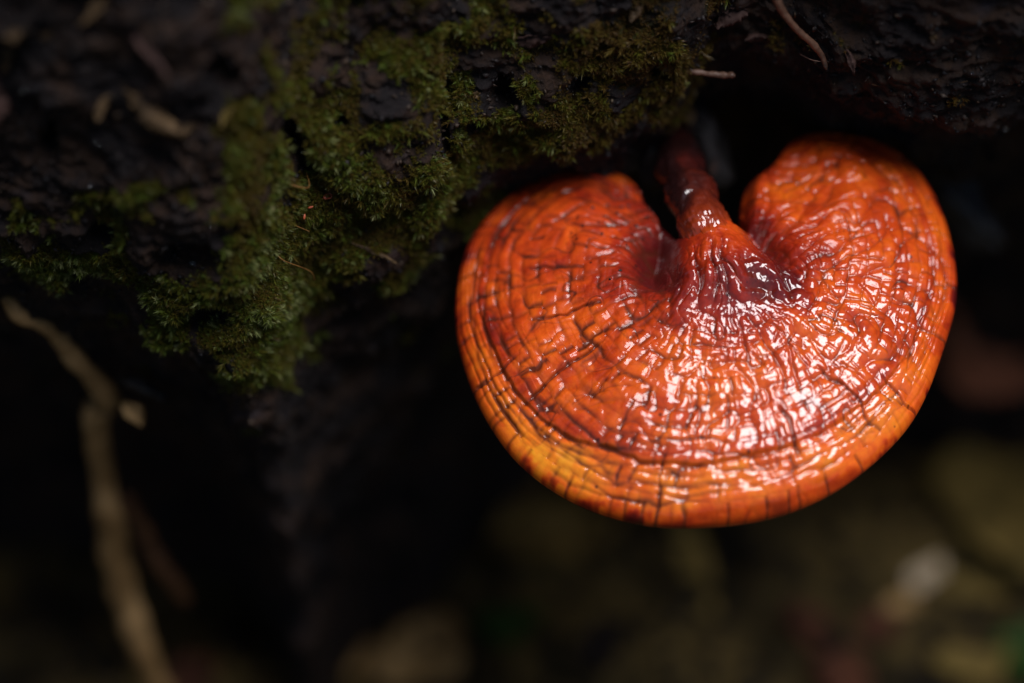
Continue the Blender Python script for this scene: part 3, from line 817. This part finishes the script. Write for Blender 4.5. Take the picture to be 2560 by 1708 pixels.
def leaf(name, c, size, mat, rot, tilt, label, seed, group=None, cat='leaf', tip=1.0):
    """a dead leaf: lens outline, folded along the midrib, curled; c world cm of its middle"""
    g_ = np.random.default_rng(seed)
    nl, nw = 22, 11
    L, W = size
    t = np.linspace(0, 1, nl)[:, None]; q = np.linspace(-1, 1, nw)[None, :]
    prof = np.sin(np.pi * np.clip(t, 0.02, 0.985) ** (0.8 * tip)) ** 0.8
    x = (t - 0.5) * L + 0 * q
    rag = 1 + 0.55 * noise3(t * 3.1 + np.sign(q) * 7.3, seed * 1.7, 0.0, seed) + 0.25 * noise3(t * 9.0 + np.sign(q) * 3.1, seed * 2.3, 0.0, seed + 1)
    y = q * prof * W * 0.5 * np.where(q == 0, 1, rag) + 0.12 * W * np.sin(t * 4 + seed)
    z = 0.10 * W * np.abs(q) ** 1.3 * prof + (g_.uniform(-.25, .25)) * L * (t - 0.5) ** 2 * 2 + 0.05 * W * noise3(x * 3 / L * 2, y * 3 / W * 2, seed, seed)
    top = np.stack([x, y, z], -1).reshape(-1, 3); bot = top - np.array([0, 0, 0.02])
    ca, sa = math.cos(R(rot)), math.sin(R(rot))
    Rz = np.array([[ca, -sa, 0], [sa, ca, 0], [0, 0, 1]])
    ct, st = math.cos(R(tilt)), math.sin(R(tilt))
    Rx = np.array([[1, 0, 0], [0, ct, -st], [0, st, ct]])
    v = np.vstack([top, bot]) @ (Rx @ Rz).T + c
    f = grid_faces(nl, nw); n = nl * nw
    idx = np.arange(n).reshape(nl, nw)
    ring = np.concatenate([idx[0, :], idx[1:, -1], idx[-1, -2::-1], idx[-2:0:-1, 0]])
    r2 = np.roll(ring, -1)
    sidef = np.stack([ring, ring + n, r2 + n, r2], -1)
    o = mesh_obj(name, v, np.vstack([f, f[:, ::-1] + n, sidef]), mat)
    return tag(o, label, cat, group)

def ico(sub=2):
    import bmesh
    bm = bmesh.new(); bmesh.ops.create_icosphere(bm, subdivisions=sub, radius=1.0)
    v = np.array([w.co[:] for w in bm.verts]); f = np.array([[q.index for q in fc.verts] for fc in bm.faces]); bm.free()
    return v, f
ICO = {k: ico(k) for k in (1, 2, 3, 4)}

def chunk(name, c, axes, mat, label, cat, seed, group=None, along=(1, 0, 0), nrm_=(0, -.5, .8), rough=0.35, sub=3, freq=1.6):
    """an irregular piece: axes = half lengths along `along`, across and along the normal"""
    v, f = ICO[sub]
    k = rough * (noise3(v[:, 0] * freq + seed, v[:, 1] * freq, v[:, 2] * freq, seed) + 0.6 * noise3(v[:, 0] * freq * 2.6 + seed, v[:, 1] * freq * 2.6, v[:, 2] * freq * 2.6, seed + 1))
    v = v * (1 + k)[:, None] * np.array(axes)
    n_ = unit(nrm_); a_ = np.asarray(along, float); a_ = unit(a_ - n_ * np.dot(a_, n_)); b_ = np.cross(n_, a_)
    o = mesh_obj(name, v[:, :1] * a_ + v[:, 1:2] * b_ + v[:, 2:3] * n_ + c, f, mat)
    return tag(o, label, cat, group)

def twig(name, pts, r0, r1, mat, label, cat='twig', seed=0, n=60, nseg=14, rough=0.18, rfreq=2.5, group=None, world=False):
    p = catmull(np.asarray(pts, float), n)
    if not world: p = to_world(p)
    t = np.linspace(0, 1, n)
    rad = r0 + (r1 - r0) * t
    rad = rad * (1 + 0.12 * np.sin(t * 9 + seed)) * np.where((t < 0.02) | (t > 0.98), 0.6, 1.0)
    v, f, _ = tube(p, rad, nseg, rough, rfreq, seed)
    return tag(mesh_obj(name, v, f, mat), label, cat, group)

def flake(name, c, axes, mat, label, cat, seed, along, nrm_):
    """a torn sliver of wood or bark: ragged pointed outline, bent, split edges"""
    g_ = np.random.default_rng(seed)
    nl, nw = 18, 6
    t = np.linspace(-1, 1, nl)[:, None]; q = np.linspace(-1, 1, nw)[None, :]
    prof = np.clip(1 - np.abs(t) ** g_.uniform(1.4, 3.0), 0.06, 1)
    l1 = np.convolve(g_.uniform(.55, 1.15, nl + 2), [.25, .5, .25], 'valid')[:, None]; l2 = np.convolve(g_.uniform(.55, 1.15, nl + 2), [.25, .5, .25], 'valid')[:, None]
    y = axes[1] * prof * np.where(q > 0, l1, l2) * q + axes[1] * g_.uniform(-.5, .5) * t ** 2
    x = axes[0] * t + axes[0] * 0.06 * g_.normal(0, 1, (nl, nw))
    z = axes[2] * (g_.uniform(-1.5, 1.5) * t ** 2 + 0.5 * g_.normal(0, 1, (1, nw)) + 0.35 * g_.normal(0, 1, (nl, nw)) - .6 * q ** 2)
    n_ = unit(nrm_); a_ = np.asarray(along, float); a_ = unit(a_ - n_ * np.dot(a_, n_)); b_ = np.cross(n_, a_)
    top = (x[..., None] * a_ + y[..., None] * b_ + z[..., None] * n_).reshape(-1, 3) + c
    n = nl * nw; idx = np.arange(n).reshape(nl, nw)
    ring = np.concatenate([idx[0, :], idx[1:, -1], idx[-1, -2::-1], idx[-2:0:-1, 0]]); r2 = np.roll(ring, -1)
    f = grid_faces(nl, nw)
    return tag(mesh_obj(name, np.vstack([top, top - n_ * axes[2] * 1.2]), np.vstack([f, f[:, ::-1] + n, np.stack([ring, ring + n, r2 + n, r2], -1)]), mat, smooth_shade=False), label, cat)

# ---- wood crumbs on the log and litter crumbs on the ground (nobody could count them)
def crumbs(name, pos, nor, size, tint, mat, label, cat, seed):
    g_ = np.random.default_rng(seed)
    n = len(pos)
    oc = np.array([(1, 0, 0), (-1, 0, 0), (0, 1, 0), (0, -1, 0), (0, 0, 1), (0, 0, -1)], float)
    of = np.array([(0, 2, 4), (2, 1, 4), (1, 3, 4), (3, 0, 4), (2, 0, 5), (1, 2, 5), (3, 1, 5), (0, 3, 5)])
    q = g_.normal(0, 1, (n, 4)); q /= np.linalg.norm(q, axis=1)[:, None]
    w, x, y, z = q.T
    M = np.stack([np.stack([1 - 2 * (y * y + z * z), 2 * (x * y - z * w), 2 * (x * z + y * w)], -1),
                  np.stack([2 * (x * y + z * w), 1 - 2 * (x * x + z * z), 2 * (y * z - x * w)], -1),
                  np.stack([2 * (x * z - y * w), 2 * (y * z + x * w), 1 - 2 * (x * x + y * y)], -1)], 1)
    sc = np.stack([np.ones(n), g_.uniform(.35, .9, n), g_.uniform(.2, .6, n)], -1) * size[:, None]
    v = oc[None] * sc[:, None, :] * g_.uniform(.7, 1.3, (n, 6, 1))
    v = np.einsum('nij,nkj->nki', M, v) + (pos + nor * size[:, None] * .25)[:, None, :]
    f = (of[None] + 6 * np.arange(n)[:, None, None]).reshape(-1, 3)
    return tag(mesh_obj(name, v.reshape(-1, 3), f, mat, smooth_shade=False, attrs={'tint': np.repeat(tint, 6)}), label, cat, kind='stuff')

def mat_crumb(name, stops, rough):
    t = NT(name)
    t.l(t.ramp(t.attr('tint'), stops), t.b.inputs['Base Color'])
    t.b.inputs['Specular IOR Level'].default_value = 0.2 if rough > .5 else 0.5
    t.l(t.maprange(t.noise(t.coords(), 5.0), .3, .7, rough - .15, rough + .15), t.b.inputs['Roughness'])
    return t.m
M_CR1 = mat_crumb('wood_crumbs', [(0, (0.006, 0.006, 0.008)), (0.6, (0.022, 0.018, 0.018)), (0.85, (0.05, 0.034, 0.024)), (0.95, (0.10, 0.07, 0.042)), (1.0, (0.30, 0.25, 0.19))], 0.55)
M_CR2 = mat_crumb('litter_crumbs', [(0, (0.002, 0.002, 0.002)), (0.7, (0.006, 0.005, 0.004)), (0.92, (0.018, 0.012, 0.006)), (1.0, (0.05, 0.035, 0.017))], 0.8)
NCR = 15000
w2_ = np.where(inview & (SV > -6), area * (0.25 + sstep(0.6, 0.2, cov)), 0).ravel(); c2_ = np.cumsum(w2_); c2_ /= c2_[-1]
pk = np.searchsorted(c2_, rng.random(NCR))
cj = d_c.reshape(-1, 3)[pk] * rng.uniform(-.5, .5, (NCR, 1)) + d_r.reshape(-1, 3)[pk] * rng.uniform(-.5, .5, (NCR, 1))
crumbs('wood_crumbs', LOGW.reshape(-1, 3)[pk] + cj, LN.reshape(-1, 3)[pk], 0.018 + 0.075 * rng.random(NCR) ** 3.5, np.clip(rng.random(NCR) ** 1.2, 0, 1) * np.where(rng.random(NCR) < 0.03, 1.0, 0.9), M_CR1,
       'dark crumbs of rotten wood strewn over the log', 'wood crumbs', 3)
NGR = 9000
gxx, gyy = rng.uniform(-17, 17, NGR), rng.uniform(-16, 13, NGR)
gp = np.stack([gxx, gyy, ground_z(gxx, gyy)], -1)
crumbs('litter_crumbs', gp, np.tile([[0, 0, 1.0]], (NGR, 1)), 0.04 + 0.35 * rng.random(NGR) ** 3, rng.random(NGR), M_CR2,
       'dark crumbled litter covering the soil below the log', 'litter', 4)

# ---- leaves on the ground, far out of focus
def gl(px, py, lift=0.12):
    p = ground_spot(px, py, 0.0)
    for _ in range(3):
        p = ground_spot(px, py, float(ground_z(p[0], p[1])) + lift)
    return p
LEAVES = [
    (1120, 1098, (1.7, 1.2), M_YELLOW, 10, 'small olive leaf on black soil beside the lower left of the fungus'),
    (1270, 1225, (4.4, 2.8), M_YELLOW, 60, 'broad olive-brown leaf on the soil below the yellow rim of the fungus'),
    (1390, 1345, (3.0, 2.0), M_YELLOW, 20, 'dull olive leaf overlapping the foot of the broad olive-brown leaf'),
    (1085, 1400, (1.2, 1.0), M_TAN, 75, 'small round tan leaf alone on black soil'),
    (1050, 1625, (2.6, 2.0), M_TAN, 65, 'large tan leaf next to a smaller tan one on the ground'),
    (875, 1645, (1.3, 1.2), M_TAN, 100, 'smaller tan leaf beside the large tan leaf on the ground'),
    (480, 1700, (1.4, 1.1), M_RUST, 30, 'red-brown leaf lying at the end of the long pale twig'),
    (2560, 1215, (6.8, 3.6), M_OLIVE, 80, 'long olive-tan leaf standing over the pale leaf scrap'),
    (2440, 1420, (2.2, 1.3), M_OLIVE, 130, 'olive leaf touching the long olive-tan leaf'),
    (2320, 1430, (1.05, 0.62), M_PALE, 55, 'small pale whitish leaf scrap on dark litter'),
    (2255, 1505, (1.0, 0.6), M_TAN, 45, 'tan leaf scrap end to end with the pale whitish one'),
    (2200, 1560, (1.1, 0.8), M_RUST, 20, 'rust-coloured leaf below the tan leaf scrap'),
    (2020, 1565, (1.4, 1.0), M_RUST, 100, 'dim red-brown leaf alone on black soil'),
    (2120, 1690, (1.6, 1.2), M_RUST, 70, 'dim purplish-brown leaf between rust leaf and soil'),
    (2570, 1630, (1.8, 1.3), M_GREEN, 80, 'fresh green leaf on the ground'),
    (1730, 1400, (3.4, 0.8), M_OLIVE, 105, 'narrow dark olive leaf directly under the fungus'),
    (2430, 1660, (1.8, 1.1), M_OLIVE, 20, 'olive leaf beside the fresh green leaf'),
    (1270, 1560, (1.6, 1.1), M_GREEN, 10, 'dull green leaf on soil between tan leaf and fungus'),
    (1500, 1620, (1.6, 1.0), M_DARKLEAF, 50, 'blackish wet leaf on soil near the dull green leaf'),
]
for i, (a, b, sz, m, rot, lab) in enumerate(LEAVES):
    leaf('dead_leaf' if m is not M_GREEN else 'green_leaf', gl(a, b, 0.25), sz, m, rot, rng.uniform(-12, 14), lab, 300 + i)
eye = FPT + AV * DIST
ray = to_world(spot(2480, 790, 0.0)) - eye
lean_at = eye + ray * ((9.2 - eye[1]) / ray[1])
leaf('fallen_leaf', lean_at, (4.2, 3.0), M_RUST, 80, 70, 'red-brown leaf leaning on the dark log beside the fungus', 500)
bpy.data.objects['fallen_leaf'].data.materials[0] = simple_mat('foxy_leaf', (0.20, 0.070, 0.035), (0.34, 0.125, 0.065), 1.2, 0.8, spec=0.1)

# ---- twigs and chips on the left
twig('pale_twig', [spot(252, 1000, -3.6), spot(238, 1070, -4.2), spot(258, 1190, -5.2), spot(280, 1330, -6.2), spot(292, 1420, -6.8), spot(330, 1550, -7.6), spot(385, 1690, -8.4), spot(450, 1840, -9.4)], .27, .31, M_TWIG,
     'long pale peeled twig leaning down from the log', seed=3, rough=.3, rfreq=1.6)
twig('broken_twig', [spot(14, 732, -0.6), spot(50, 788, -0.8), spot(125, 812, -1.4), spot(180, 890, -2.1), spot(245, 960, -3.0), spot(275, 1010, -3.6)], .15, .24, M_TWIG,
     'short kinked pale twig poking out below the mossy lip', seed=5, rough=.3, rfreq=1.8)
twig('brown_twig', [spot(300, 1235, -5.8), spot(350, 1310, -6.2), spot(400, 1410, -6.6), spot(470, 1510, -7.4)], .22, .17, M_TWIGB,
     'orange-brown twig forking away from the long pale twig', seed=7, rough=.3)
flake('wood_chip', to_world(spot(334, 1032, -2.2)), (.30, .22, .12), M_TAN, 'pale wood chip caught beside the top of the long twig', 'wood chip', 11, AX * .7 - AU * .7, AV)
flake('bark_chip', to_world(spot(355, 968, -2.0)), (.55, .17, .15), M_CHAR, 'grey-black bark chip lying over the pale wood chip', 'bark chip', 12, AX * .9 - AU * .4, AV)
flake('wood_chip', to_world(spot(808, 715, -2.6)), (.33, .14, .1), M_PINK, 'pinkish wood chip in the blurred green underside of the log', 'wood chip', 13, AX, AV)

# ---- flakes and chips on the log's face
def stick_on(px, py, lift): return on_log(px, py, lift)
FL = [('wood_flake', 232, 28, (.40, .13, .05), M_FLAKE, .8, 'slim tan wood flake standing on the upper log'),
      ('wood_flake', 45, 88, (.17, .14, .07), M_FLAKE, .2, 'round tan wood flake left of its twin on the black log'),
      ('wood_flake', 115, 98, (.15, .11, .06), M_FLAKE, .9, 'tilted tan wood flake right of its round twin on the black log'),
      ('wood_flake', 14, 155, (.28, .1, .05), M_FLAKE, 1.3, 'narrow tan flake above the pinkish bark slab'),
      ('bark_slab', 0, 245, (.55, .30, .12), M_PINK, 1.4, 'pinkish bark slab at the end of the log'),
      ('wood_flake', 262, 275, (.26, .10, .05), M_FLAKE, 1.2, 'slim tan flake beside the large tan flake'),
      ('wood_flake', 395, 292, (.62, .22, .07), M_FLAKE, -.6, 'large curved tan wood flake lying on the black log'),
      ('wood_flake', 470, 335, (.16, .11, .05), M_FLAKE, .3, 'orange-tan flake touching the end of the large tan flake'),
      ('bark_strip', 345, 110, (.75, .13, .08), M_PINK, -.75, 'long purplish bark strip on the upper log'),
      ('leaf_scrap', 578, 285, (.20, .13, .03), M_OLIVE, .9, 'yellow-green leaf scrap at the edge of the moss'),
      ('wood_flake', 640, 505, (.22, .16, .07), M_FLAKE, 1.0, 'tan wood flake bedded in the moss ridge'),
      ('wood_flake', 688, 525, (.09, .07, .05), M_PALE, .2, 'tiny pale flake on the moss ridge'),
      ('grass_stem', 945, 640, (.46, .045, .035), M_FLAKE, -.45, 'pale straw piece lying on blurred moss'),
      ('wood_flake', 1180, 232, (.10, .08, .05), M_FLAKE, .2, 'tan crumb beside the black hollow in the log'),
      ('bark_flake', 1330, 110, (.42, .16, .06), M_PINK, .2, 'purplish bark flake on the mossy top of the log'),
      ('wood_flake', 1600, 30, (.24, .12, .05), M_FLAKE, 1.1, 'yellowish forked wood flake high on the log'),
      ('bark_flake', 1830, 45, (.30, .22, .1), M_PINK, .5, 'lumpy purplish bark flake above the hanging rootlet'),
      ('bark_flake', 1880, 95, (.20, .12, .08), M_PINK, .2, 'small purplish bark flake under the lumpy one'),
      ('wood_flake', 2135, 150, (.26, .08, .05), M_PINK, 1.9, 'upright splinter on the edge of the black log'),
      ('wood_flake', 2330, 105, (.07, .06, .05), M_FLAKE, 0, 'tan crumb on the bare black log'),
      ('leaf_scrap', 820, 490, (.11, .08, .03), M_CAPSULE, .9, 'tiny star-shaped reddish scrap on green moss'),
      ('moss_tip', 1122, 392, (.08, .05, .03), M_GREEN, 1.2, 'pale blue-green moss tip beside the crack')]
for i, (nm, a, b, ax, m, an, lab) in enumerate(FL):
    p, n_ = on_log(a, b, ax[2] * .8)
    flake(nm, p, ax, m, lab, nm.replace('_', ' '), 600 + i * 3, AX * math.cos(an) + AU * math.sin(an), n_ * .6 + AV * .4)

# ---- moss stalks and capsules
def stalk(pts, lab, seed, mat=M_SETA, r=.012, nm='moss_stalk', cat='moss stalk', r1=None):
    return twig(nm, pts, r, r1 or r * .6, mat, lab, cat, seed, n=24, nseg=6, rough=0.1)
def near_log(px, py, lift):
    p, _ = on_log(px, py, lift); r_ = p - FPT
    return np.array([r_ @ AX, r_ @ AU, r_ @ AV])
stalk([near_log(722, 468, .05), near_log(748, 457, .25), near_log(778, 443, .22)], 'straight orange moss stalk above the black hole', 1)
stalk([near_log(697, 643, .06), near_log(712, 660, .3), near_log(732, 668, .4), near_log(747, 678, .45)], 'curved orange moss stalk hanging from the moss ridge', 2)
stalk([near_log(730, 566, .05), near_log(745, 565, .2), near_log(760, 562, .25)], 'short reddish moss stalk on the moss ridge', 3)
for (a, b, an, lab) in ((773, 523, .3, 'reddish moss capsule lying by the short stalk'), (759, 551, 1.4, 'upright reddish moss capsule over the short stalk')):
    chunk('moss_capsule', on_log(a, b, .14)[0], (.055, .022, .022), M_CAPSULE, lab, 'moss capsule', a, along=AX * math.cos(an) + AU * math.sin(an), nrm_=AV, rough=.1, sub=2)

# ---- round the stem and on the right
twig('hanging_rootlet', [spot(1925, -40, 2.6), spot(1955, 25, 2.3), spot(1990, 72, 2.0), spot(2030, 108, 1.7), spot(2055, 140, 1.5), spot(2066, 174, 1.4)], .075, .045, M_ROOT,
     'thin brown rootlet hanging from the log over the black hollow', 'rootlet', 21, rough=.25, rfreq=5)
twig('root_hair', [spot(2000, 136, 1.4), spot(2030, 150, 1.45), spot(2061, 155, 1.45)], .008, .006, M_ROOT, 'fine hair crossing the hanging rootlet', 'root hair', 22, n=20, nseg=5)
twig('root_hair', [near_log(2180, 218, .1), spot(2240, 222, 1.2), spot(2290, 236, 1.3), spot(2340, 220, 1.3), near_log(2420, 205, .1)], .008, .006, M_FLAKE, 'fine pale hair looping below the black log edge', 'root hair', 23, n=40, nseg=5)
twig('short_twig', [spot(1660, 175, .7), spot(1720, 178, .5), spot(1780, 186, .5), spot(1838, 190, .6)], .05, .055, M_ROOT, 'short brown twig jutting into the black hollow', 'twig', 24, rough=.5, rfreq=7)
chunk('rotten_wood', to_world(spot(1632, 372, -2.3)), (.75, .36, .5), M_GREY, 'grey-black lump of rotten wood hugging the stem on its mossy side', 'wood lump', 31, along=AU, nrm_=AV, sub=4)
chunk('rotten_wood', to_world(spot(1770, 365, -2.7)), (.95, .30, .45), M_GREY, 'grey wood splinter standing behind the stem', 'wood lump', 32, along=AU - .35 * AX, nrm_=AV, sub=4)
flake('wood_splinter', to_world(spot(1627, 335, -1.75)), (.22, .08, .06), M_FLAKE, 'pointed tan splinter beside the dark stem', 'splinter', 33, AU + .3 * AX, AV)
flake('wood_splinter', to_world(spot(1728, 290, -2.1)), (.20, .11, .06), M_FLAKE, 'tan splinter above the dark end of the stem', 'splinter', 34, AU + .2 * AX, AV)
flake('wood_splinter', to_world(spot(1785, 420, -2.0)), (.20, .06, .05), M_PINK, 'thin brown splinter beyond the stem', 'splinter', 35, AU + .3 * AX, AV)
chunk('charred_branch', to_world(spot(2370, 470, -4.5)), (1.5, .45, .45), M_CHAR, 'black charred branch end behind the upper lobe of the fungus', 'branch', 36, along=-AU + .75 * AX, nrm_=AV, sub=4, rough=.4)

# ---- soil crumbs stuck to the fungus
def on_cap(px, py, lift=0.0):
    rel_ = ztop - FPT; v_ = rel_ @ AV; f_ = (DIST - v_) / DIST
    d2 = ((rel_ @ AX) / (K * f_) + 1280 - px) ** 2 + (854 - (rel_ @ AU) / (K * f_) - py) ** 2
    i = np.unravel_index(np.argmin(d2), d2.shape)
    return ztop[i] + AV * lift
for i in range(16):
    a, b = rng.normal(1535, 45), rng.normal(560, 55)
    q = rng.uniform(.016, .034)
    chunk('soil_crumb', on_cap(a, b, q * .4), (q * 1.3, q, q), M_CRUMB, 'tiny black soil crumb stuck to the smooth lobe beside the moss', 'soil crumb', 700 + i, 'soil crumbs on the cap', along=AX, nrm_=AV, sub=2)

# ---- water beads
def bead(p, r, lab, grp=None):
    v, f = ICO[2]
    return tag(mesh_obj('water_drop', v * r + p, f, M_WATER), lab, 'water drop', grp)
for (a, b) in ((760, 379), (779, 381), (741, 368), (735, 397), (742, 345)):
    bead(on_log(a, b, .03)[0], rng.uniform(.02, .035), 'tiny bright water bead in the black hole of the log', 'water beads in the black hole')
for lab, grp, spots in (
        ('bright water bead caught in the green moss', 'water beads in the moss', ((475, 663), (534, 562), (645, 800), (842, 256), (700, 740), (590, 825), (1034, 662))),
        ('water bead on bare black wood among the tan flakes', 'water beads on bare wood', ((240, 372), (86, 212), (54, 230), (230, 470))),
        ('water bead on the mossy lip above the broken twig', 'water beads on the lip', ((20, 610), (40, 585))),
        ('water bead on the bare log behind the hanging rootlet', 'water beads on the bare log', ((2510, 330), (2430, 195))),
        ('water bead on the moss overhanging the fungus', 'water beads over the fungus', ((1440, 240), (1470, 400), (1560, 385)))):
    for (a, b) in spots:
        bead(on_log(a, b, .04)[0], rng.uniform(.025, .05), lab, grp)
for (a, b) in ((1612, 480), (1620, 520), (1617, 545), (1628, 565), (1605, 500)):
    bead(on_cap(a, b, .04), rng.uniform(.03, .05), 'bright water bead at the dark notch beside the stem', 'water beads in the notch')
